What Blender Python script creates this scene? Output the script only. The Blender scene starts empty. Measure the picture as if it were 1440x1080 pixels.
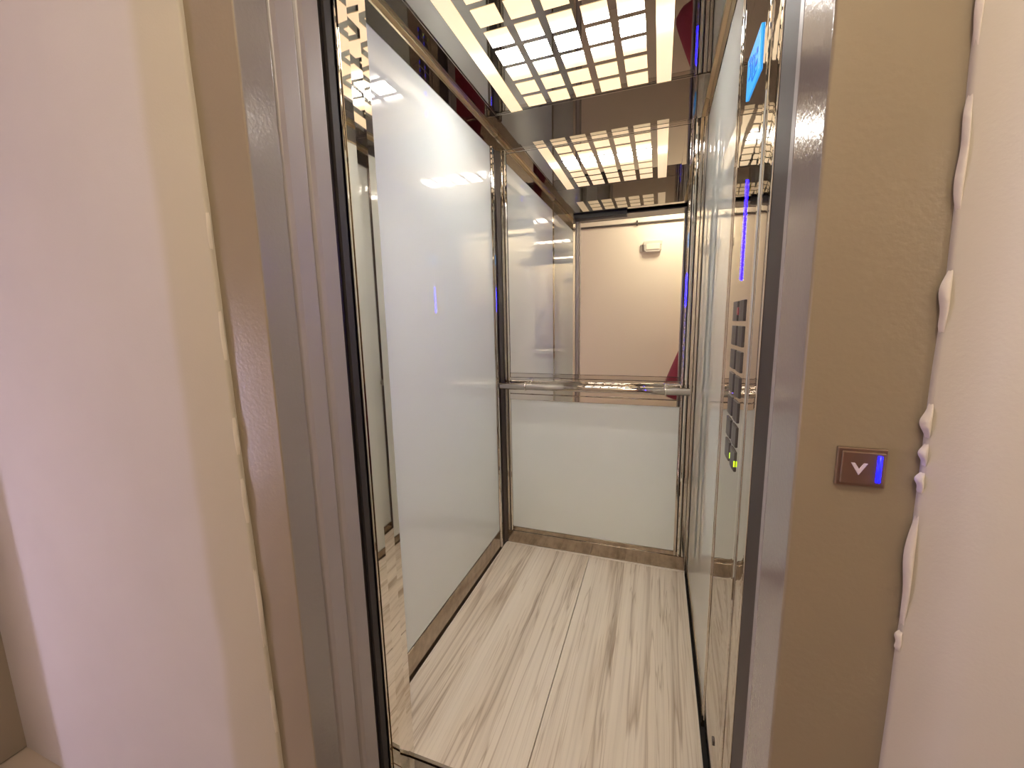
import bpy, bmesh, math, random
from mathutils import Vector, Matrix
random.seed(7)
S = bpy.context.scene
COL = S.collection
PI = math.pi

# ------------------------------------------------------------------ camera (solved from the photograph, 1440x1080)
F_PX, YAW, PITCH, ROLL = 577.79, 0.3436, 0.1527, -0.0202
CAM = Vector((0.8068, -2.0863, 1.2672))
def make_camera():
    cy, sy, cp, sp = math.cos(YAW), math.sin(YAW), math.cos(PITCH), math.sin(PITCH)
    fwd = Vector((-sy*cp, cy*cp, -sp)); right = Vector((cy, sy, 0)); up = right.cross(fwd)
    c, s = math.cos(ROLL), math.sin(ROLL)
    r2 = c*right + s*up; u2 = -s*right + c*up
    cam = bpy.data.cameras.new('camera'); cam.sensor_fit = 'HORIZONTAL'; cam.sensor_width = 36
    cam.lens = F_PX/1440*36; cam.clip_start = 0.02
    o = bpy.data.objects.new('camera', cam); COL.objects.link(o)
    m = Matrix((r2, u2, -fwd)).transposed().to_4x4(); m.translation = CAM
    o.matrix_world = m
    S.camera = o
make_camera()

# ------------------------------------------------------------------ materials
def mat(name, color=(.8, .8, .8), rough=.5, metal=0.0, spec=.5, emit=None, es=1.0, coat=0.0):
    m = bpy.data.materials.new(name); m.use_nodes = True
    b = m.node_tree.nodes['Principled BSDF']
    b.inputs['Base Color'].default_value = (*color, 1)
    b.inputs['Roughness'].default_value = rough
    b.inputs['Metallic'].default_value = metal
    b.inputs['Specular IOR Level'].default_value = spec
    b.inputs['Coat Weight'].default_value = coat
    if emit:
        b.inputs['Emission Color'].default_value = (*emit, 1)
        b.inputs['Emission Strength'].default_value = es
    return m
def nodes(m):
    return m.node_tree.nodes, m.node_tree.links, m.node_tree.nodes['Principled BSDF']
def add_noise_color(m, c1, c2, scale=(1, 1, 1), nscale=5, detail=4, lo=.35, hi=.65):
    n, l, b = nodes(m)
    tc = n.new('ShaderNodeTexCoord'); mp = n.new('ShaderNodeMapping'); mp.inputs['Scale'].default_value = scale
    nz = n.new('ShaderNodeTexNoise'); nz.inputs['Scale'].default_value = nscale; nz.inputs['Detail'].default_value = detail
    cr = n.new('ShaderNodeValToRGB')
    cr.color_ramp.elements[0].position = lo; cr.color_ramp.elements[0].color = (*c1, 1)
    cr.color_ramp.elements[1].position = hi; cr.color_ramp.elements[1].color = (*c2, 1)
    l.new(tc.outputs['Object'], mp.inputs['Vector']); l.new(mp.outputs['Vector'], nz.inputs['Vector'])
    l.new(nz.outputs['Fac'], cr.inputs['Fac']); l.new(cr.outputs['Color'], b.inputs['Base Color'])
def add_bump(m, nscale=200, strength=.1, dist=.001, scale=(1, 1, 1), detail=2):
    n, l, b = nodes(m)
    tc = n.new('ShaderNodeTexCoord'); mp = n.new('ShaderNodeMapping'); mp.inputs['Scale'].default_value = scale
    nz = n.new('ShaderNodeTexNoise'); nz.inputs['Scale'].default_value = nscale; nz.inputs['Detail'].default_value = detail
    bp = n.new('ShaderNodeBump'); bp.inputs['Strength'].default_value = strength; bp.inputs['Distance'].default_value = dist
    l.new(tc.outputs['Object'], mp.inputs['Vector']); l.new(mp.outputs['Vector'], nz.inputs['Vector'])
    l.new(nz.outputs['Fac'], bp.inputs['Height']); l.new(bp.outputs['Normal'], b.inputs['Normal'])

M = {}
M['plaster'] = mat('white_plaster', (.51, .482, .465), .9, spec=.2)
add_noise_color(M['plaster'], (.495, .468, .452), (.523, .496, .48), nscale=3)
add_bump(M['plaster'], 260, .25, .0008)
def tone_edges(m):
    """warmer, darker tone blended in along both edges of the opening"""
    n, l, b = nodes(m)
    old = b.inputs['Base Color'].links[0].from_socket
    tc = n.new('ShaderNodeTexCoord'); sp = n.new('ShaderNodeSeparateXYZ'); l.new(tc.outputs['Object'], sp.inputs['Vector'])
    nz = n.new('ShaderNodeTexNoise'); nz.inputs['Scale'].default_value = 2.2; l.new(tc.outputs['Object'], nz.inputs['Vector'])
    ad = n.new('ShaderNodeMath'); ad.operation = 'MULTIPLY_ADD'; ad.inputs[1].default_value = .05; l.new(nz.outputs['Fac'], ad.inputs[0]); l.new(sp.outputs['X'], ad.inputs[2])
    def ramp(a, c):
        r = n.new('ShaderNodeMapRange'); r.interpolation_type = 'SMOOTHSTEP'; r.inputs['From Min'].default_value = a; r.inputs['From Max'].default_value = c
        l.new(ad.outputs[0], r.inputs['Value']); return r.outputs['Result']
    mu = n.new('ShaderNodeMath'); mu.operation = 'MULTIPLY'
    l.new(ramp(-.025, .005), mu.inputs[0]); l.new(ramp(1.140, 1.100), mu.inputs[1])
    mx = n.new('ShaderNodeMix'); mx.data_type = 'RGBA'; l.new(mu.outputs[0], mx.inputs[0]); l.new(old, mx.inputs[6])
    mx.inputs[7].default_value = (.45, .412, .35, 1); l.new(mx.outputs[2], b.inputs['Base Color'])  # edge tone, warmer and slightly darker than the rest of the wall
tone_edges(M['plaster'])
M['rough_plaster'] = mat('rough_plaster', (.58, .53, .47), .9, spec=.2); add_bump(M['rough_plaster'], 90, .6, .003)
M['cream_paint'] = mat('cream_wall_paint', (.86, .78, .64), .85, spec=.2)
M['brown_paint'] = mat('brown_wall_paint', (.27, .22, .17), .8, spec=.2)
M['frame_paint'] = mat('taupe_frame_enamel', (.235, .192, .135), .26, spec=.3); add_bump(M['frame_paint'], 150, .3, .0012)
M['reveal_paint'] = mat('grey_reveal_enamel', (.24, .213, .19), .17, spec=.5); add_bump(M['reveal_paint'], 150, .3, .0012)
M['panel_paint'] = mat('grey_door_enamel', (.30, .265, .25), .38, spec=.5); add_bump(M['panel_paint'], 300, .2, .0006)
M['black_mirror'] = mat('black_mirror_steel', (.46, .435, .40), .012, 1)
M['chrome'] = mat('polished_steel', (.66, .62, .57), .04, 1)
M['panel_steel'] = mat('tinted_polished_steel', (.53, .495, .445), .022, 1)
M['rail'] = mat('handrail_steel', (.50, .455, .41), .05, 1)
M['steel'] = mat('polished_steel_panel', (.79, .75, .69), .025, 1)
M['dirty_steel'] = mat('smeared_steel', (.42, .345, .27), .16, 1)
add_noise_color(M['dirty_steel'], (.34, .28, .22), (.46, .38, .30), (1, 1, 1), 30, 5)
M['gold_trim'] = mat('warm_satin_trim', (.80, .68, .45), .3, 1)
M['mirror'] = mat('silver_mirror', (.86, .85, .82), 0.0, 1)
M['white_glass'] = mat('back_painted_white_glass', (.80, .84, .81), .008, spec=.95, coat=0.0)
M['white_glass'].node_tree.nodes['Principled BSDF'].inputs['Coat Roughness'].default_value = 0
M['dark'] = mat('shaft_dark', (.012, .010, .010), .7)
M['rubber'] = mat('black_rubber', (.026, .021, .019), .6)
M['dark_steel'] = mat('dark_steel_edge', (.12, .10, .09), .35, 1)
M['brown_strip'] = mat('brown_strip', (.05, .036, .029), .55, 0, .25)
M['white_trim'] = mat('pale_trim', (.80, .72, .62), .3)
M['hall_floor'] = mat('hall_floor_tile', (.45, .38, .31), .35)
M['hall_ceiling'] = mat('hall_ceiling_paint', (.75, .72, .68), .9)
M['screen'] = mat('blue_screen', (.0, .02, .05), .2, emit=(.045, .40, 1.0), es=1.0)
M['screen_mark'] = mat('blue_screen_marks', (.0, .01, .03), .2, emit=(.01, .12, .75), es=.8)
M['blue_led'] = mat('blue_led', (0, 0, .05), .3, emit=(.0006, .0002, 1), es=200)
M['blue_led_dim'] = mat('blue_led_dim', (0, 0, .05), .3, emit=(.002, .002, 1), es=12)
M['blue_led_soft'] = mat('blue_led_soft', (0, 0, .05), .3, emit=(.03, .02, 1), es=3)
M['yellow_led'] = mat('yellow_green_led', (.1, .1, 0), .3, emit=(.55, .85, .02), es=1.6)
M['red_dot'] = mat('red_lamp', (.35, .02, .02), .3)
M['button_grey'] = mat('grey_button', (.095, .085, .08), .4, .2)
M['bronze'] = mat('bronze_plate', (.30, .22, .17), .3, .85)
M['arrow'] = mat('pale_arrow', (.55, .48, .56), .4)
M['lamp_white'] = mat('white_plastic', (.62, .58, .50), .5)
M['lamp_grey'] = mat('grey_plastic', (.42, .38, .33), .5)
M['cable'] = mat('dark_cable', (.07, .055, .045), .6)
M['skin'] = mat('skin', (.50, .31, .22), .55)
M['maroon'] = mat('maroon_cloth', (.20, .012, .03), .8)
M['trousers'] = mat('dark_trousers', (.05, .05, .06), .8)
M['hair'] = mat('dark_hair', (.02, .015, .012), .6)

# floor planks: pale travertine-like wood grain running along the cab
def floor_material():
    m = mat('pale_grained_floor', (.6, .5, .4), .42, spec=.35)
    n, l, b = nodes(m)
    tc = n.new('ShaderNodeTexCoord')
    def noise(scale, ns, detail, rough=.6, dist=0):
        mp = n.new('ShaderNodeMapping'); mp.inputs['Scale'].default_value = scale
        nz = n.new('ShaderNodeTexNoise'); nz.inputs['Scale'].default_value = ns
        nz.inputs['Detail'].default_value = detail; nz.inputs['Roughness'].default_value = rough
        nz.inputs['Distortion'].default_value = dist
        l.new(tc.outputs['Object'], mp.inputs['Vector']); l.new(mp.outputs['Vector'], nz.inputs['Vector'])
        return nz
    def ramp(src, stops):
        cr = n.new('ShaderNodeValToRGB')
        while len(cr.color_ramp.elements) < len(stops): cr.color_ramp.elements.new(.5)
        for e, (p, c) in zip(cr.color_ramp.elements, stops):
            e.position = p; e.color = (*c, 1)
        l.new(src.outputs['Fac'], cr.inputs['Fac']); return cr
    base = ramp(noise((7, .30, 1), 1.0, 5, .62, .5), [(.30, (.66, .58, .475)), (.47, (.79, .70, .58)), (.70, (.86, .78, .665))])
    fine = ramp(noise((85, .9, 1), 1.0, 5, .72, .3), [(.36, (.86, .84, .82)), (.50, (1, 1, 1)), (.7, (1.03, 1.03, 1.03))])
    v1 = ramp(noise((6.5, .24, 1), 1.0, 4, .5, .25), [(.484, (1, 1, 1)), (.499, (.66, .60, .55)), (.506, (.80, .76, .72)), (.535, (1, 1, 1))])
    v2 = ramp(noise((11, .38, 1), 1.3, 4, .55, .2), [(.425, (1, 1, 1)), (.437, (.72, .67, .62)), (.452, (1, 1, 1))])
    v3 = ramp(noise((14, .40, 1), 1.7, 3, .55, .2), [(.560, (1, 1, 1)), (.570, (.82, .78, .74)), (.600, (1, 1, 1))])
    def mul(a, c, f=1):
        mx = n.new('ShaderNodeMix'); mx.data_type = 'RGBA'; mx.blend_type = 'MULTIPLY'; mx.inputs[0].default_value = f
        l.new(a, mx.inputs[6]); l.new(c, mx.inputs[7]); return mx.outputs[2]
    o = base.outputs['Color']
    for r_ in (fine, v1, v2, v3): o = mul(o, r_.outputs['Color'])
    l.new(o, b.inputs['Base Color'])
    return m
M['floor'] = floor_material()

# opal ceiling diffuser: brightest where the lamp tube runs across behind it
TUBE_Y = -0.545
def diffuser_material(name, dim, hot, hw):
    m = bpy.data.materials.new(name); m.use_nodes = True
    n, l, b = nodes(m)
    b.inputs['Base Color'].default_value = (.75, .7, .6, 1); b.inputs['Roughness'].default_value = .5
    g = n.new('ShaderNodeNewGeometry'); sp = n.new('ShaderNodeSeparateXYZ')
    l.new(g.outputs['Position'], sp.inputs['Vector'])
    def math_(op, a, v=None):
        q = n.new('ShaderNodeMath'); q.operation = op
        if isinstance(a, (int, float)): q.inputs[0].default_value = a
        else: l.new(a, q.inputs[0])
        if v is not None:
            if isinstance(v, (int, float)): q.inputs[1].default_value = v
            else: l.new(v, q.inputs[1])
        return q.outputs[0]
    d = math_('ABSOLUTE', math_('SUBTRACT', sp.outputs['Y'], TUBE_Y))
    e1 = math_('POWER', math.e, math_('MULTIPLY', math_('POWER', math_('DIVIDE', d, hw), 2), -1))
    e2 = math_('POWER', math.e, math_('MULTIPLY', math_('DIVIDE', d, .16), -1))
    def scaled(c, f):
        q = n.new('ShaderNodeVectorMath'); q.operation = 'SCALE'; q.inputs[0].default_value = c
        l.new(f, q.inputs['Scale']); return q.outputs[0]
    soft = math_('ADD', math_('MULTIPLY', e2, dim*.45), dim)
    ad = n.new('ShaderNodeVectorMath'); ad.operation = 'ADD'
    l.new(scaled((1.0, .75, .44), soft), ad.inputs[0]); l.new(scaled((1.0, .97, .93), math_('MULTIPLY', e1, hot)), ad.inputs[1])
    l.new(ad.outputs[0], b.inputs['Emission Color']); b.inputs['Emission Strength'].default_value = 1
    return m
M['diffuser'] = diffuser_material('opal_diffuser', .82, 54.0, .050)
M['diffuser_strip'] = diffuser_material('opal_strip', .72, 1.0, .05)
M['hall_lamp'] = mat('hall_lamp_glow', (.8, .8, .8), .5, emit=(1.0, .89, .69), es=56)
M['hall_fill'] = mat('hall_fill_glow', (.8, .8, .8), .5, emit=(1.0, .86, .74), es=4.5)
M['hall_tube'] = mat('hall_tube_glow', (.8, .8, .8), .5, emit=(.76, .67, 1.0), es=46)

# ------------------------------------------------------------------ mesh helpers
def BM(): return bmesh.new()
def box(bm, x0, x1, y0, y1, z0, z1):
    xs, ys, zs = sorted((x0, x1)), sorted((y0, y1)), sorted((z0, z1))
    v = [bm.verts.new((x, y, z)) for x in xs for y in ys for z in zs]
    for f in ((0, 1, 3, 2), (4, 6, 7, 5), (0, 4, 5, 1), (2, 3, 7, 6), (0, 2, 6, 4), (1, 5, 7, 3)):
        bm.faces.new([v[i] for i in f])
    return v
def prism(bm, pts, axis, a, b):
    """closed polygon pts (2D) extruded along axis from a to b; 2D coordinates are the other two axes in order"""
    def P(p, t):
        q = list(p); q.insert(axis, t); return q
    va = [bm.verts.new(P(p, a)) for p in pts]; vb = [bm.verts.new(P(p, b)) for p in pts]
    n = len(pts)
    for i in range(n): bm.faces.new((va[i], va[(i+1) % n], vb[(i+1) % n], vb[i]))
    bm.faces.new(va[::-1]); bm.faces.new(vb)
def tube(bm, p0, p1, r, n=24, r1=None):
    p0, p1 = Vector(p0), Vector(p1); d = (p1-p0).normalized()
    a = d.orthogonal().normalized(); c = d.cross(a); r1 = r if r1 is None else r1
    A = [bm.verts.new(p0 + r*(math.cos(2*PI*i/n)*a + math.sin(2*PI*i/n)*c)) for i in range(n)]
    B = [bm.verts.new(p1 + r1*(math.cos(2*PI*i/n)*a + math.sin(2*PI*i/n)*c)) for i in range(n)]
    for i in range(n):
        f = bm.faces.new((A[i], A[(i+1) % n], B[(i+1) % n], B[i])); f.smooth = True
    bm.faces.new(A[::-1]); bm.faces.new(B)
def ring(bm, c, axis, R, r, n=32, k=12):
    c = Vector(c); d = Vector(axis).normalized(); a = d.orthogonal().normalized(); e = d.cross(a)
    V = []
    for i in range(n):
        u = math.cos(2*PI*i/n)*a + math.sin(2*PI*i/n)*e
        V.append([bm.verts.new(c + u*(R + r*math.cos(2*PI*j/k)) + d*(r*math.sin(2*PI*j/k))) for j in range(k)])
    for i in range(n):
        for j in range(k):
            f = bm.faces.new((V[i][j], V[(i+1) % n][j], V[(i+1) % n][(j+1) % k], V[i][(j+1) % k])); f.smooth = True
def obj(name, bm, m, parent=None, bevel=0, seg=2, label=None):
    if parent is not None and parent.type == 'EMPTY' or parent is not None:
        off = world_loc(parent)
        bmesh.ops.translate(bm, vec=-off, verts=bm.verts)
    bmesh.ops.recalc_face_normals(bm, faces=bm.faces)
    me = bpy.data.meshes.new(name); bm.to_mesh(me); bm.free()
    o = bpy.data.objects.new(name, me); COL.objects.link(o)
    if m is not None: me.materials.append(m)
    if parent is not None: o.parent = parent
    if bevel:
        b = o.modifiers.new('bevel', 'BEVEL'); b.width = bevel; b.segments = seg; b.limit_method = 'ANGLE'; b.harden_normals = False
    if label: o['label'] = label
    return o
def world_loc(o):
    v = Vector(o.location)
    while o.parent is not None:
        o = o.parent; v = v + Vector(o.location)
    return v
def tag(o, label, cat, group=None):
    o['label'] = label; o['category'] = cat
    if group: o['group'] = group
    return o
def thing(name, label, cat, loc, group=None):
    o = bpy.data.objects.new(name, None); COL.objects.link(o); o.location = loc; o.empty_display_size = .05
    return tag(o, label, cat, group)
def struct(o, label, cat):
    o['kind'] = 'structure'; o['label'] = label; o['category'] = cat; return o
def boxobj(name, m, dims, parent=None, bevel=0, seg=2, label=None):
    bm = BM(); box(bm, *dims); return obj(name, bm, m, parent, bevel, seg, label)

# ------------------------------------------------------------------ dimensions of the cab (metres, y=0 is the cab's rear wall)
W = 0.977; YF = -1.21; ZT = 2.108; ZC = 2.20
XL, XR = 0.158, 0.962            # clear door opening
YH = -1.542                      # face of the landing frame
YFAR = -2.76                     # far wall of the corridor

# ================================================================== CAB SHELL
fl = BM()
box(fl, .016, .4905, YF, -.020, -.03, 0); box(fl, .4935, W-.016, YF, -.020, -.03, 0)
struct(obj('floor', fl, M['floor'], bevel=.0006, seg=1), 'pale grained cab floor in two long boards', 'floor')
bm = BM(); box(bm, -.02, W+.02, YF, .02, -.06, -.032)
struct(obj('trim_1', bm, M['rubber']), 'black gap around the edge of the cab floor', 'trim')
bm = BM()
box(bm, .010, W-.010, -.0200, -.0112, -.03, .0045); box(bm, .0115, .0165, YF, -.0165, -.03, .0015); box(bm, W-.0165, W-.0115, YF, -.0165, -.03, .0015)
struct(obj('trim_2', bm, M['white_trim'], bevel=.0008), 'thin pale edging strip around the cab floor', 'trim')

# rear wall: white glass below, mirror above
rear = boxobj('wall_back', M['dark_steel'], (-.04, W+.04, .006, .05, -.05, 2.3))
struct(rear, 'rear wall of the lift cab behind the mirror and white glass', 'wall')
boxobj('glass_panel', M['white_glass'], (.054, .917, -.002, .006, .0995, .8415), rear, .001, label='lower white glass panel')
bm = BM()      # steel frame of the middle band and uprights
box(bm, .05, .92, -.008, .006, .9565, .9640); box(bm, .05, .92, -.0045, .006, .8760, .9560); box(bm, .05, .92, -.009, .006, .8430, .8745)
obj('steel_band', bm, M['steel'], rear, .002)
bm = BM(); box(bm, 0, W, -.006, .006, 2.112, 2.1985)
obj('header_panel', bm, M['black_mirror'], rear, .001, label='black mirror-polished panel above the mirror')

left = boxobj('wall_left', M['dark_steel'], (-.05, -.006, YF, .006, -.05, 2.3))
struct(left, 'left wall of the lift cab faced in white glass', 'wall')
boxobj('glass_panel', M['white_glass'], (-.006, 0, -1.185, -.0875, .105, ZT-.001), left, .001, label='tall white glass panel')
bm = BM(); box(bm, -.006, .0, YF, 0, ZT+.001, 2.1985)
obj('header_panel', bm, M['black_mirror'], left, .001, label='black mirror-polished panel above the white glass')
boxobj('steel_edge', M['chrome'], (-.006, .001, -1.21, -1.187, .105, ZT), left, .001)

right = boxobj('wall_right', M['dark_steel'], (W+.012, W+.06, YF-.05, .006, -.05, 2.3))
struct(right, 'right wall of the lift cab faced in white glass beside the control panel', 'wall')
boxobj('glass_panel', M['white_glass'], (W, W+.012, -.823, -.012, .045, ZT-.001), right, .001, label='tall white glass panel')
boxobj('header_panel', M['black_mirror'], (W, W+.012, YF, 0, ZT+.001, 2.1985), right, .001, label='black mirror-polished panel above the white glass')

# front return of the cab left of the opening, header above it and reveal
front = BM()
box(front, 0, XL-.004, YF-.03, YF, -.02, 2.075); 
fr = obj('wall_front', front, M['steel'], bevel=.002)
struct(fr, 'polished steel front return of the cab beside the doorway', 'wall')
bm = BM(); prism(bm, [(XL-.03, -1.298), (XL-.0012, -1.298), (XL, -1.2705), (XL-.0012, -1.2295), (XL-.0004, YF+.004), (XL-.03, YF+.004)], 2, -.06, 2.075)
obj('jamb_post', bm, M['steel'], fr, 0, label='mirror-polished jamb post')
bm = BM(); box(bm, 0, W, -1.35, YF, 2.075, 2.1985)
obj('header_panel', bm, M['black_mirror'], fr, .001, label='black polished header over the cab doorway')

# ceiling: black mirror sheet, dropped rim, warm corner strips
bm = BM(); box(bm, -.02, W+.02, YF-.1, .02, ZC+.001, ZC+.03)
struct(obj('ceiling', bm, M['black_mirror']), 'black mirror-polished cab ceiling around the light panel', 'ceiling')
WX, WY = .0724, .172
bm = BM()
box(bm, 0, W, -WY, 0, ZC-.003, ZC+.0005); box(bm, 0, W, YF, YF+WY, ZC-.003, ZC+.0005)
box(bm, 0, WX, YF+WY, -WY, ZC-.003, ZC+.0005); box(bm, W-WX, W, YF+WY, -WY, ZC-.003, ZC+.0005)
struct(obj('trim_3', bm, M['black_mirror'], bevel=.0008), 'black polished rim around the edge of the cab ceiling', 'trim')
for i, (xa, xb) in enumerate(((0, .013), (W-.013, W))):
    bm = BM(); prism(bm, [(xa, ZC-.020), (xb, ZC-.014) if i == 0 else (xa, ZC-.014), (xb, ZC-.003), (xa, ZC-.003)] if i == 0 else
                     [(xa, ZC-.014), (xb, ZC-.020), (xb, ZC-.003), (xa, ZC-.003)], 1, YF, -.001)
    struct(obj('trim_%d' % (4+i), bm, M['gold_trim'], bevel=.001),
           ('warm metal strip along the top of the left cab wall', 'warm metal strip along the top of the right cab wall')[i], 'trim')

# kick plates
bm = BM(); box(bm, .010, W-.004, -.010, .006, -.03, .075); box(bm, .05, W-.05, -.0065, .006, .0765, .0985)
struct(obj('baseboard_back', bm, M['dirty_steel'], bevel=.001), 'smeared steel kick plate under the rear white glass', 'baseboard')
bm = BM(); box(bm, -.006, .004, YF, -.011, -.03, .103)
struct(obj('baseboard_left', bm, M['dirty_steel'], bevel=.001), 'smeared steel kick plate under the left white glass', 'baseboard')
bm = BM(); box(bm, W-.003, W+.012, -.823, -.011, -.03, .043)
struct(obj('baseboard_right', bm, M['dirty_steel'], bevel=.001), 'low steel kick plate under the right white glass', 'baseboard')

# corner posts built of narrow polished profiles
def rounded_strip(bm, c, half, height, axis_flat, z0, z1, out, n=8):
    """half-round profile: centre coordinate c on the wall, half width, height out of the wall"""
    pts = []
    for k in range(n+1):
        a = PI*k/n
        pts.append((c + half*math.cos(a), out*height*math.sin(a)))
    if axis_flat == 'x': prism(bm, pts, 2, z0, z1)
    else: prism(bm, [(q, p) for p, q in pts], 2, z0, z1)
def post(name, label, left_side):
    bm = BM()
    if left_side:
        rounded_strip(bm, -.073, .0135, .012, 'y', .0, ZT+.003, 1)
        box(bm, .024, .0365, -.012, 0, .0765, ZT+.003); rounded_strip(bm, .0455, .0085, .012, 'x', .0765, ZT+.003, -1)
    else:
        box(bm, W-.014, W-.0005, -.014, 0, 0, ZT+.003); box(bm, W-.030, W-.016, -.010, 0, .0765, ZT+.003)
        rounded_strip(bm, W-.042, .0105, .013, 'x', .0765, ZT+.003, -1); box(bm, W-.0665, W-.0545, -.008, 0, .0765, ZT+.003)
    o = obj(name, bm, M['chrome'], bevel=.0018, seg=3)
    struct(o, label, 'trim')
    if left_side:
        bm = BM(); prism(bm, [(0, -.058), (.005, -.057), (.006, -.030), (.022, -.012), (.0235, 0), (0, 0)], 2, 0, ZT+.003)
    else:
        bm = BM(); box(bm, W-.0035, W-.0005, -.030, -.015, 0, ZT+.003)
    obj('dark_insert', bm, M['dark_steel'], o, .001, label='dark inset strip')
post('trim_6', 'polished steel corner post at the left rear of the cab', True)
post('trim_7', 'polished steel corner post at the right rear of the cab', False)

# rear mirror
mir = thing('mirror', 'mirror with slim steel edging above the handrail on the rear cab wall', 'mirror', (.485, 0, .966))
boxobj('mirror_glass', M['mirror'], (.056, .909, -.003, .0055, .988, 2.094), mir)
for za, zb in ((2.0955, 2.1115), (.9655, .9870)): boxobj('edge_strip', M['chrome'], (.054, .911, -.0062, .0055, za, zb), mir, .0015)

# handrail
rail = thing('handrail', 'round polished steel handrail across the rear wall below the mirror', 'handrail', (.485, -.06, .925))
bm = BM(); tube(bm, (.017, -.062, .9240), (.950, -.062, .9270), .0175, 32)
obj('rail_tube', bm, M['rail'], rail, .0015)
for xx in (.157, .8445):
    bm = BM(); ring(bm, (xx, -.062, .9252), (1, 0, 0), .0180, .0042); tube(bm, (xx, -.045, .9252), (xx, -.0045, .9252), .008, 16)
    c = obj('bracket', bm, M['chrome'], rail)
    bm = BM(); tube(bm, (xx, -.0085, .9252), (xx, -.0047, .9252), .017, 24); obj('rosette', bm, M['chrome'], c, .001)

# ceiling light
lx0, lx1 = .145, .8205
cl = thing('ceiling_light', 'gridded warm light panel of small glowing squares in the cab ceiling', 'ceiling light', (.4885, -.605, ZC))
bm = BM()
for i in range(5):
    for j in range(8):
        xa = .2345 + .1052*i; yb = -.1905 - .1055*j
        if yb > -.18: continue
        box(bm, xa, xa+.0790, yb-.0800, yb, ZC-.0008, ZC+.0005)
obj('diffuser', bm, M['diffuser'], cl, label='warm white glowing squares')
for xa, xb in ((lx0, .1985), (.7665, lx1)):
    boxobj('light_strip', M['diffuser_strip'], (xa, xb, -1.036, -.174, ZC-.0012, ZC+.0005), cl, label='long glowing strip beside the squares')

# ================================================================== CONTROL PANEL on the right cab wall
cp = thing('control_panel', 'tall mirror-polished lift control panel with two button columns and blue lights', 'control panel', (W, -1.0, 0.02))
def curved_plate(y0, y1, x_edge, bulge, z0, z1, n=16, lip=.004):
    pts = [(x_edge+.012, y0), (x_edge, y0)]
    for k in range(1, n):
        t = k/n
        pts.append((x_edge - bulge*(1-(2*t-1)**4), y0+(y1-y0)*t))
    pts += [(x_edge, y1), (x_edge+.012, y1)]
    bm = BM(); prism(bm, pts, 2, z0, z1)
    for f in bm.faces: f.smooth = False
    return bm
obj('faceplate', curved_plate(-.860, -1.146, W, .0012, .03, 2.106), M['panel_steel'], cp, .0008)
bm = BM()
for ya, yb, h in ((-.824, -.833, .001), (-.8345, -.843, .003), (-.8445, -.8585, .0018)): box(bm, W-h, W+.012, ya, yb, .03, 2.106)
obj('side_moulding', bm, M['chrome'], cp, .0012)
bm = BM(); prism(bm, [(W+.012, -1.148), (W-.001, -1.148), (W-.004, -1.153), (W-.004, -1.166), (W-.001, -1.171), (W+.012, -1.171)], 2, .0, 2.106)
obj('seam_bead', bm, M['chrome'], cp, .001, label='bright steel seam')
obj('front_plate', curved_plate(-1.173, -1.252, W, .0015, .0, 2.106), M['panel_steel'], cp, .0008)
boxobj('front_edge', M['chrome'], (W-.003, W+.012, -1.2535, -1.2605, 0, 2.106), cp, .0015)
XP = W-.0011
# display
dsp = boxobj('display', M['screen'], (XP-.0035, XP, -1.0955, -.9655, 1.7385, 1.8195), cp, .0008, label='bright blue display screen')
bm = BM()
def mark(y0, y1, z0, z1): box(bm, XP-.0042, XP-.003, y0, y1, z0, z1)
mark(-1.005, -.985, 1.806, 1.809); mark(-1.03, -.99, 1.796, 1.800); mark(-1.010, -1.004, 1.770, 1.792); mark(-1.010, -.990, 1.768, 1.772)
mark(-1.030, -1.024, 1.754, 1.792); mark(-1.05, -1.036, 1.788, 1.792); mark(-1.05, -1.046, 1.756, 1.785); mark(-1.076, -1.064, 1.780, 1.790)
mark(-1.07, -1.03, 1.748, 1.751); mark(-1.076, -1.060, 1.760, 1.768)
obj('screen_marks', bm, M['screen_mark'], dsp, label='darker blue marks')
# vertical blue light bar of slanted segments
bm = BM(); N = 22
for k in range(N):
    z0 = 1.346 + (1.556-1.346)*k/N; z1 = z0 + (.21/N)*.80
    prism(bm, [(-1.0255, z0+.0035), (-1.0325, z0), (-1.0325, z1), (-1.0255, z1+.0035)], 0, XP-.0022, XP)
obj('light_bar', bm, M['blue_led'], cp, label='glowing blue vertical bar')
# buttons: two columns of seven
def button(y0, y1, zc, lit):
    hh = .0225
    bm = BM(); prism(bm, [(XP+.001, y0), (XP-.0028, y0-.003), (XP-.0036, (y0+y1)/2), (XP-.0028, y1+.003), (XP+.001, y1)], 2, zc-hh, zc+hh)
    b = obj('button', bm, M['button_grey'], cp, .0009, 2)
    bm = BM(); prism(bm, [(XP-.0002, y0+.0000), (XP-.0024, y0-.0023), (XP-.0018, y0-.0030), (XP+.0003, y0-.0012)], 2, zc-.012, zc+.012)
    obj('light_mark', bm, M['blue_led_soft'], b, label='small blue light on the side')
    return b
for k in range(7):
    zc = 1.2785 - .0555*k
    button(-.960, -1.022, zc, False)
    bR = button(-1.038, -1.098, zc+.0005, k == 6)
    if k == 0:
        bm = BM(); tube(bm, (XP-.004, -1.029, zc), (XP, -1.029, zc), .009, 20); obj('alarm_dot', bm, M['red_dot'], cp, label='small red dot between the top buttons')
    if k == 6:
        for ya, yb, xo in ((-1.0335, -1.0375, .0030), (-1.0955, -1.0975, .0036)):
            boxobj('lit_mark', M['yellow_led'], (XP-xo, XP-.001, ya, yb, zc-.010, zc+.003), bR, label='yellow-green lit mark')
bm = BM(); tube(bm, (XP-.003, -1.045, .165), (XP+.002, -1.045, .165), .010, 20)
obj('key_switch', bm, M['dark_steel'], cp, .0008, label='small dark key switch')

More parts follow.
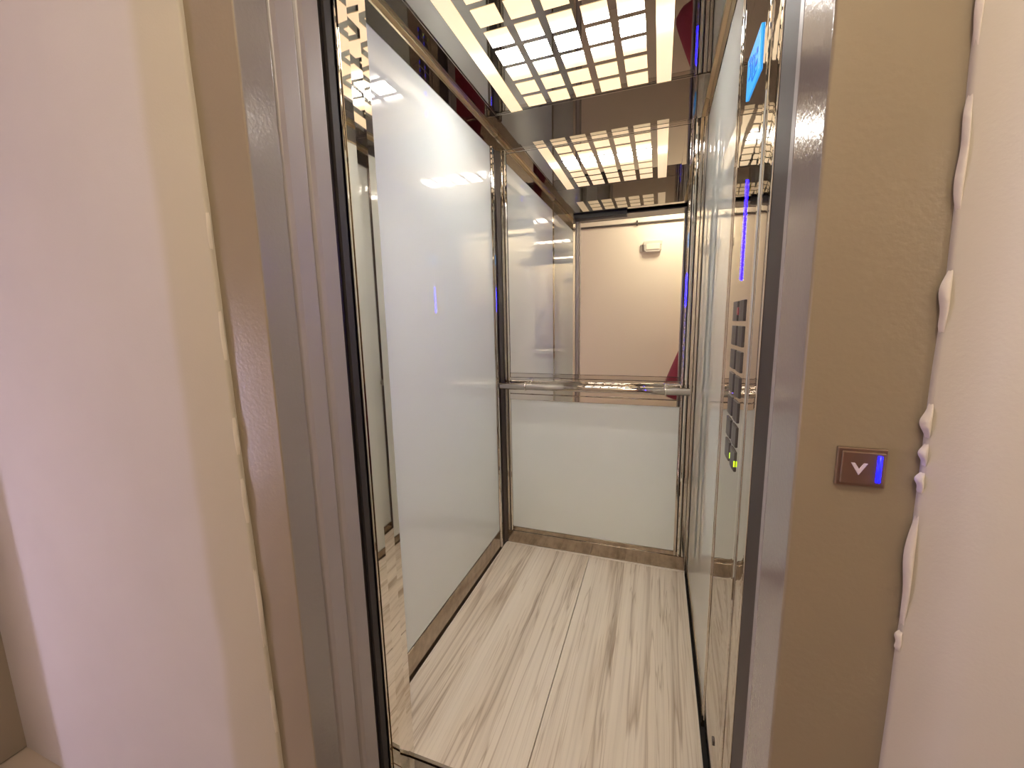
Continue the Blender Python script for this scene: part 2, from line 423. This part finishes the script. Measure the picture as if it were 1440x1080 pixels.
# ================================================================== DOORWAY: cab door edge, landing door panels, landing frame
# landing sliding door, both leaves slid open to the left
d1 = thing('door_1', 'grey sliding landing door standing open with two leaf edges showing', 'door', (0, -1.44, 0)); d1['kind'] = 'structure'
for ya, yb in ((-1.4745, -1.4165), (-1.4120, -1.3520)):
    bm = BM(); prism(bm, [(-.30, ya), (XL-.014, ya), (XL-.004, ya+.007), (XL-.001, ya+.016), (XL-.001, yb-.003), (XL-.004, yb), (-.30, yb)], 2, .0, 2.075)
    obj('door_leaf', bm, M['panel_paint'], d1, .0015)
# cab door, slid open to the left
d2 = thing('door_2', 'dark edge of the open sliding cab door', 'door', (0, -1.32, 0)); d2['kind'] = 'structure'
boxobj('door_leaf', M['dark_steel'], (-.30, XL-.014, -1.338, -1.306, .0, 2.085), d2, .002)
boxobj('rubber_edge', M['rubber'], (XL-.014, XL-.006, -1.332, -1.312, .0, 2.085), d2, .001)
boxobj('edge_strip', M['chrome'], (XL-.012, XL-.004, -1.3055, -1.2995, .0, 2.085), d2, .001)
# right hand door stops: dark channel and brown strips between cab and landing frame
st = BM(); box(st, XR+.0135, XR+.05, -1.404, -1.264, -.05, 2.085)
struct(obj('trim_8', st, M['brown_strip'], bevel=.001), 'dark brown door channel at the right of the doorway', 'trim')
st = BM(); box(st, XR+.0, XR+.01, -1.4285, -1.4105, -.05, 2.085)
struct(obj('trim_9', st, M['panel_paint'], bevel=.001), 'narrow reddish strip beside the dark door channel', 'trim')
st = BM(); box(st, XR+.010, XR+.016, -1.378, -1.374, -.05, 2.085)
struct(obj('trim_10', st, M['dark_steel'], bevel=.001), 'thin metal edge in the dark door channel', 'trim')

# landing frame (enamelled steel): two cheeks, reveals, head
fm = BM()
XLo, XRo = .02, 1.10
def cheek(pts): prism(fm, pts, 2, 0, 2.07)
cheek([(XLo, YH), (XL-.002, YH), (XL, YH+.002), (XL, -1.4775), (XL-.02, -1.4775), (XL-.02, YH+.02), (XLo, YH+.02)])
cheek([(XRo, YH), (XR+.002, YH), (XR, YH+.002), (XR, -1.4295), (XR+.02, -1.4295), (XR+.02, YH+.02), (XRo, YH+.02)])
box(fm, XLo, XRo, YH, -1.36, 2.067, 2.075); box(fm, XLo, XRo, YH, YH+.02, 2.067, 2.19)
fm.normal_update()
for f in fm.faces:
    c = f.calc_center_median()
    if abs(f.normal.x) > .9 and (abs(c.x-XL) < .004 or abs(c.x-XR) < .004): f.material_index = 1
fro = obj('trim_11', fm, M['frame_paint'], bevel=.002, seg=3); fro.data.materials.append(M['reveal_paint'])
struct(fro, 'taupe enamelled steel frame around the lift doorway', 'trim')

# door head gear above the opening
bm = BM(); box(bm, -.25, W+.05, -1.352, -1.255, 2.075, 2.13); box(bm, -.25, .55, -1.352, -1.262, 2.040, 2.075)
struct(obj('trim_12', bm, M['rubber'], bevel=.002), 'black door gear cover above the cab doorway', 'trim')
# sills
bm = BM(); box(bm, XL-.2, XR+.05, -1.30, YF-.012, -.05, -.002); box(bm, XL-.2, XR+.05, YF-.010, YF, -.05, .002)
for k in range(2): box(bm, XL-.2, XR+.05, -1.285+.03*k, -1.279+.03*k, -.05, .0005)
struct(obj('trim_13', bm, M['dirty_steel'], bevel=.001), 'steel cab door sill with a dark groove', 'trim')
bm = BM(); box(bm, -.25, XR+.05, -1.56, -1.335, -.06, -.002)
struct(obj('trim_14', bm, M['dirty_steel'], bevel=.001), 'steel landing door sill', 'trim')
# shaft wall closing the gap between landing and cab
bm = BM(); box(bm, -.45, -.40, -1.54, .06, -.1, 2.4); box(bm, W+.10, W+.14, -1.54, .06, -.1, 2.4); box(bm, -.45, W+.14, .06, .10, -.1, 2.4)
box(bm, -.45, W+.14, -1.52, .1, 2.36, 2.4); box(bm, -.45, W+.14, -1.52, .1, -.14, -.1)
struct(obj('wall_shaft', bm, M['dark']), 'dark walls of the lift shaft around the cab', 'wall')

# ================================================================== CORRIDOR
ZH = 2.62
# plaster wall around the frame, with a hand-finished ragged edge
def ragged(z, seed, amp):
    return amp*(.55*math.sin(3.1*z+seed)+.35*math.sin(7.7*z+2*seed)+.22*math.sin(17.3*z+.7*seed)+.12*math.sin(41*z+seed*3))
def edge_l(z): return .0485 + (1.80-z)*.0107 + ragged(z, 1.3, .0020)
def edge_r(z): return 1.0745 - (.0045 if z > 1.3 else 0)*(min(1, (z-1.3)/.2) if z > 1.3 else 0) + ragged(z, 4.1, .0022)
YP = -1.575; YE = -1.5505
pw = BM()
NZ = 220; ZTOP = 2.14
def strip(cols):
    """cols: list of functions z -> (x, y); skins a vertical sheet between them"""
    V = [[pw.verts.new((*c(ZTOP*k/NZ), ZTOP*k/NZ)) for c in cols] for k in range(NZ+1)]
    for k in range(NZ):
        for i in range(len(cols)-1):
            f = pw.faces.new((V[k][i], V[k][i+1], V[k+1][i+1], V[k+1][i])); f.smooth = True
strip([lambda z: (-1.4, YP), lambda z: (-.30, YP), lambda z: (-.055, YP), lambda z: (-.038, YP+.0012), lambda z: (-.022, YP+.004), lambda z: (edge_l(z)-.004, YE-.001),
       lambda z: (edge_l(z)-.001, YE), lambda z: (edge_l(z), YE+.0025), lambda z: (edge_l(z)-.0005, YH)])
strip([lambda z: (edge_r(z)+.0005, YH), lambda z: (edge_r(z), YE+.002), lambda z: (edge_r(z)+.002, YE-.001), lambda z: (edge_r(z)+.010, YE-.004),
       lambda z: (1.098, YP+.008), lambda z: (1.13, YP+.002), lambda z: (1.17, YP), lambda z: (2.2, YP)])
box(pw, -1.4, 2.2, YP, YE, ZTOP, ZH)
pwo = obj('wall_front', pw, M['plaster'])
struct(pwo, 'white plaster corridor wall around the lift doorway', 'wall')
# plaster daubs along the ragged edges
def daub(xc, z0, z1, wdt, thick, side):
    bm = BM(); n = 14; k = 8
    V = []
    for i in range(n+1):
        t = i/n; z = z0+(z1-z0)*t
        w = wdt*math.sin(PI*t)**.6*(1+.25*math.sin(9*t+xc*50)); w = max(w, .0006)
        row = []
        for j in range(k+1):
            a = PI*j/k
            row.append(bm.verts.new((xc(z) - side*.004 + side*0 + w*math.cos(a), YE+.001 - thick*max(.05, math.sin(PI*t)**.5)*math.sin(a), z)))
        V.append(row)
    for i in range(n):
        for j in range(k):
            f = bm.faces.new((V[i][j], V[i][j+1], V[i+1][j+1], V[i+1][j])); f.smooth = True
    return bm
def daub_obj(edge, z0, z1, w, th, side):
    bm = BM(); n = 16; k = 8; V = []
    for i in range(n+1):
        t = i/n; z = z0+(z1-z0)*t
        e = max(.05, math.sin(PI*t)**.55)
        ww = w*e*(1+.3*math.sin(8*t+z0*37)); tt = th*e
        V.append([bm.verts.new((edge(z) + side*.0015 - side*ww*(.6+.6*math.cos(PI*j/k)), YE+.0045 - tt*math.sin(PI*j/k) - .004*(1-math.cos(PI*j/k))/2, z)) for j in range(k+1)])
    for i in range(n):
        for j in range(k):
            f = bm.faces.new((V[i][j], V[i][j+1], V[i+1][j+1], V[i+1][j])); f.smooth = True
    obj('plaster_daub', bm, M['rough_plaster'], pwo)
for z0, z1, w, th in ((1.245, 1.31, .0050, .006), (1.135, 1.175, .0050, .006), (1.105, 1.132, .0040, .005), (1.075, 1.100, .0045, .005), (.915, 1.055, .0050, .006), (.885, .912, .0042, .004), (1.36, 1.47, .0042, .005), (1.50, 1.62, .0030, .004)):
    daub_obj(edge_r, z0, z1, w, th, 1)
for z0, z1, w, th in ((1.40, 1.47, .0030, .004), (1.20, 1.30, .0032, .004), (1.02, 1.10, .0036, .005), (.88, .98, .0036, .005), (.60, .80, .0036, .005), (.40, .52, .0030, .004)):
    daub_obj(edge_l, z0, z1, w, th, -1)

# pier at the left end of the plaster wall
bm = BM(); box(bm, -1.25, -.985, YP-.17, YP+.02, 0, ZH)
struct(obj('wall_left', bm, M['brown_paint'], bevel=.006, seg=3), 'brown painted pier at the left end of the corridor wall', 'wall')
bm = BM(); box(bm, -3.4, 2.3, YFAR-.06, YFAR, 0, ZH)
struct(obj('wall_far', bm, M['cream_paint']), 'cream corridor wall opposite the lift', 'wall')
bm = BM(); box(bm, 2.2, 2.26, YFAR, YP+.02, 0, ZH)
struct(obj('wall_right', bm, M['cream_paint']), 'cream end wall of the corridor beyond the right', 'wall')
bm = BM(); box(bm, -3.4, -3.34, YFAR, YP+.2, 0, ZH); box(bm, -3.4, -1.25, YP+.14, YP+.2, 0, ZH)
struct(obj('wall_end', bm, M['cream_paint']), 'cream end wall of the corridor beyond the left', 'wall')
bm = BM(); box(bm, -3.4, 2.3, YFAR, YH+.01, -.06, -.001)
struct(obj('floor', bm, M['hall_floor']), 'beige corridor floor in front of the lift', 'floor')
bm = BM(); box(bm, -3.4, 2.3, YFAR-.06, YP+.2, ZH, ZH+.05)
struct(obj('ceiling', bm, M['hall_ceiling']), 'white corridor ceiling', 'ceiling')

# call button on the frame
cb = thing('call_button', 'square bronze call button with a down arrow and blue light right of the doorway', 'call button', (1.0235, YH, 1.0985))
boxobj('plate', M['bronze'], (1.0005, 1.0465, YH-.004, YH+.001, 1.0762, 1.1205), cb, .0012)
pb = boxobj('push_button', M['bronze'], (1.0045, 1.0440, YH-.0062, YH-.003, 1.0795, 1.1165), cb, .001)
bm = BM()
cx0, cz0 = 1.0205, 1.0905
prism(bm, [(cx0, cz0-.0005), (cx0+.0078, cz0+.0135), (cx0+.0040, cz0+.0135), (cx0, cz0+.0070), (cx0-.0040, cz0+.0135), (cx0-.0078, cz0+.0135)], 1, YH-.0070, YH-.0058)
obj('arrow', bm, M['arrow'], pb, .0005, label='pale down arrow')
bm = BM(); tube(bm, (1.0385, YH-.0064, 1.0835), (1.0385, YH-.0064, 1.1130), .0021, 16)
obj('light_bar', bm, M['blue_led_dim'], cb, label='glowing blue bar')

# far wall fittings seen in the mirror
em = thing('emergency_wall_lamp', 'white emergency light on the cream corridor wall, seen in the mirror', 'emergency light', (.715, YFAR, 2.02))
bm = BM(); prism(bm, [(.618, 2.075), (.628, 1.985), (.650, 1.966), (.785, 1.966), (.802, 1.985), (.811, 2.084), (.630, 2.084)], 1, YFAR, YFAR+.045)
obj('housing', bm, M['lamp_white'], em, .006, 3)
boxobj('lens', M['cream_paint'], (.650, .785, YFAR+.044, YFAR+.050, 1.99, 2.05), em, .003)
for xx in (.634, .797):
    bm = BM(); tube(bm, (xx, YFAR+.044, 2.035), (xx, YFAR+.048, 2.035), .007, 16); obj('screw_cap', bm, M['lamp_grey'], em)
jb = boxobj('wall_plate', M['lamp_grey'], (.585, .640, YFAR, YFAR+.012, 1.975, 2.052), None, .003)
tag(jb, 'small grey blank plate beside the emergency light in the mirror', 'wall plate')
cable = thing('cable', 'dark cable clipped along the cream corridor wall, seen in the mirror', 'cable', (.5, YFAR, 2.278))
bm = BM(); tube(bm, (-2.6, YFAR+.012, 2.281), (2.19, YFAR+.012, 2.275), .010, 12); obj('cable_run', bm, M['cable'], cable)
bm = BM(); box(bm, .540, .555, YFAR, YFAR+.026, 2.255, 2.305); obj('clip', bm, M['cable'], cable, .002)

# corridor lamps (outside the frame, above and to the left)
LX, LY = .98, -2.32
hl = thing('corridor_lamp', 'round warm corridor ceiling lamp outside the frame', 'lamp', (LX, LY, ZH))
bm = BM(); tube(bm, (LX, LY, ZH-.06), (LX, LY, ZH-.005), .15, 40); obj('shade', bm, M['hall_lamp'], hl, .01)
bm = BM(); tube(bm, (LX, LY, ZH-.006), (LX, LY, ZH), .17, 40); obj('mount', bm, M['lamp_white'], hl)
tl = thing('tube_lamp', 'cool upright tube lamp on the far corridor wall outside the frame', 'lamp', (-2.1, YFAR, 1.0))
bm = BM(); tube(bm, (-2.1, YFAR+.10, .15), (-2.1, YFAR+.10, 1.25), .045, 20); obj('tube', bm, M['hall_tube'], tl)
bm = BM(); box(bm, -2.12, -2.08, YFAR, YFAR+.06, .1, 1.3); obj('mount', bm, M['lamp_white'], tl)

sc = thing('fill_lamp', 'added warm upright fill light on the far corridor wall outside the frame', 'lamp', (1.8, YFAR, 1.2))  # added warm fill at mid height, not a lamp of the corridor
bm = BM(); tube(bm, (1.8, YFAR+.09, .75), (1.8, YFAR+.09, 1.75), .06, 24); obj('tube', bm, M['hall_fill'], sc)
bm = BM(); box(bm, 1.78, 1.82, YFAR, YFAR+.05, .7, 1.8); obj('mount', bm, M['lamp_white'], sc)

# ================================================================== PERSON beside the camera, seen only in reflections
def skin_obj(name, verts, edges, m, parent, sub=2):
    me = bpy.data.meshes.new(name)
    off = world_loc(parent)
    me.from_pydata([tuple(Vector(v[:3])-off) for v in verts], edges, [])
    o = bpy.data.objects.new(name, me); COL.objects.link(o); o.parent = parent
    me.materials.append(m)
    sk = o.modifiers.new('skin', 'SKIN'); sk.use_smooth_shade = True
    for i, v in enumerate(verts):
        r = v[3] if isinstance(v[3], tuple) else (v[3], v[3])
        me.skin_vertices[0].data[i].radius = r
    me.skin_vertices[0].data[0].use_root = True
    s = o.modifiers.new('subdivision', 'SUBSURF'); s.levels = s.render_levels = sub
    return o
PX, PY = 1.235, -2.26
per = thing('person', 'person in a maroon top standing right of the doorway with one forearm raised', 'person', (PX, PY, 0))
bv = [(PX, PY, .97, (.17, .12)),                                                  # 0 pelvis
      (PX, PY, 1.14, (.155, .11)), (PX, PY, 1.32, (.175, .115)), (PX, PY, 1.46, (.13, .09)), (PX, PY+.01, 1.54, .055), (PX, PY+.03, 1.60, .055),  # spine, neck
      (PX, PY+.03, 1.69, (.075, .092)), (PX, PY+.03, 1.77, (.066, .085)),                                     # head
      (PX-.10, PY, .86, .088), (PX-.11, PY+.01, .50, .058), (PX-.11, PY-.02, .10, .040), (PX-.12, PY+.10, .035, .036),
      (PX+.10, PY, .86, .088), (PX+.11, PY+.01, .50, .058), (PX+.11, PY-.02, .10, .040), (PX+.12, PY+.10, .035, .036),
      (PX-.19, PY, 1.44, .056), (PX-.185, PY-.03, 1.20, .044), (PX-.17, PY+.17, 1.245, .030), (PX-.165, PY+.22, 1.255, .026),
      (PX+.19, PY, 1.44, .056), (PX+.24, PY-.03, 1.18, .044), (PX+.25, PY+.03, .94, .030), (PX+.25, PY+.04, .87, .026)]
be = [(0, 1), (1, 2), (2, 3), (3, 4), (4, 5), (5, 6), (6, 7), (0, 8), (8, 9), (9, 10), (10, 11), (0, 12), (12, 13), (13, 14), (14, 15),
      (3, 16), (16, 17), (17, 18), (18, 19), (3, 20), (20, 21), (21, 22), (22, 23)]
skin_obj('body', bv, be, M['skin'], per)
tv = [(PX, PY, .42, (.46, .24)), (PX, PY, .62, (.40, .22)), (PX, PY, .90, (.285, .18)), (PX, PY, 1.14, (.18, .13)), (PX, PY, 1.32, (.195, .13)), (PX, PY, 1.45, (.15, .105)), (PX, PY+.005, 1.50, (.085, .08)),
      (PX-.19, PY, 1.44, .070), (PX-.180, PY-.03, 1.20, .052), (PX-.172, PY+.13, 1.238, .042),
      (PX+.19, PY, 1.44, .070), (PX+.24, PY-.03, 1.18, .058), (PX+.25, PY+.02, .98, .045)]
te = [(0, 1), (1, 2), (2, 3), (3, 4), (4, 5), (5, 6), (5, 7), (7, 8), (8, 9), (5, 10), (10, 11), (11, 12)]
skin_obj('maroon_top', tv, te, M['maroon'], per, 2)
lv = [(PX, PY, .93, (.165, .125)), (PX-.10, PY, .84, .105), (PX-.11, PY+.01, .50, .078), (PX-.11, PY-.015, .09, .065),
      (PX+.10, PY, .84, .105), (PX+.11, PY+.01, .50, .078), (PX+.11, PY-.015, .09, .065)]
skin_obj('trousers', lv, [(0, 1), (1, 2), (2, 3), (0, 4), (4, 5), (5, 6)], M['trousers'], per)
skin_obj('hair', [(PX, PY-.02, 1.70, (.084, .085)), (PX, PY+.005, 1.765, (.080, .092)), (PX, PY+.01, 1.80, (.055, .065))], [(0, 1), (1, 2)], M['hair'], per)
for s in (-1, 1):
    skin_obj('shoe', [(PX+s*.115, PY-.06, .045, (.042, .045)), (PX+s*.118, PY+.06, .045, (.046, .042)), (PX+s*.122, PY+.15, .035, (.040, .032))], [(0, 1), (1, 2)], M['rubber'], per)
# raised left hand: palm, four curled fingers, thumb
hx, hy, hz = PX-.165, PY+.24, 1.258
hv = [(hx, hy, hz, (.020, .036)), (hx-.002, hy+.04, hz+.004, (.016, .040)), (hx-.003, hy+.075, hz+.006, (.013, .040))]
skin_obj('hand', hv, [(0, 1), (1, 2)], M['skin'], per)
for i, (dz, ln) in enumerate(((.030, .070), (.011, .080), (-.009, .074), (-.028, .058))):
    p0 = Vector((hx-.003, hy+.075, hz+.006+dz))
    skin_obj('finger', [(*p0, .0085), (*(p0+Vector((-.010, ln*.45, .002))), .008), (*(p0+Vector((-.030, ln*.72, .002))), .0075), (*(p0+Vector((-.050, ln*.78, 0))), .0065)], [(0, 1), (1, 2), (2, 3)], M['skin'], per, 1)
skin_obj('thumb', [(hx-.008, hy+.02, hz+.030, .011), (hx-.022, hy+.045, hz+.056, .0095), (hx-.036, hy+.075, hz+.064, .008)], [(0, 1), (1, 2)], M['skin'], per, 1)

# ------------------------------------------------------------------ world and view
w = bpy.data.worlds.new('world'); S.world = w; w.use_nodes = True
w.node_tree.nodes['Background'].inputs['Color'].default_value = (.02, .02, .022, 1)
S.view_settings.view_transform = 'Standard'; S.view_settings.look = 'None'
S.view_settings.gamma = 1; S.view_settings.use_curve_mapping = False
S.view_settings.exposure = 0.29
S.cycles.max_bounces = 16; S.cycles.glossy_bounces = 10; S.cycles.diffuse_bounces = 6
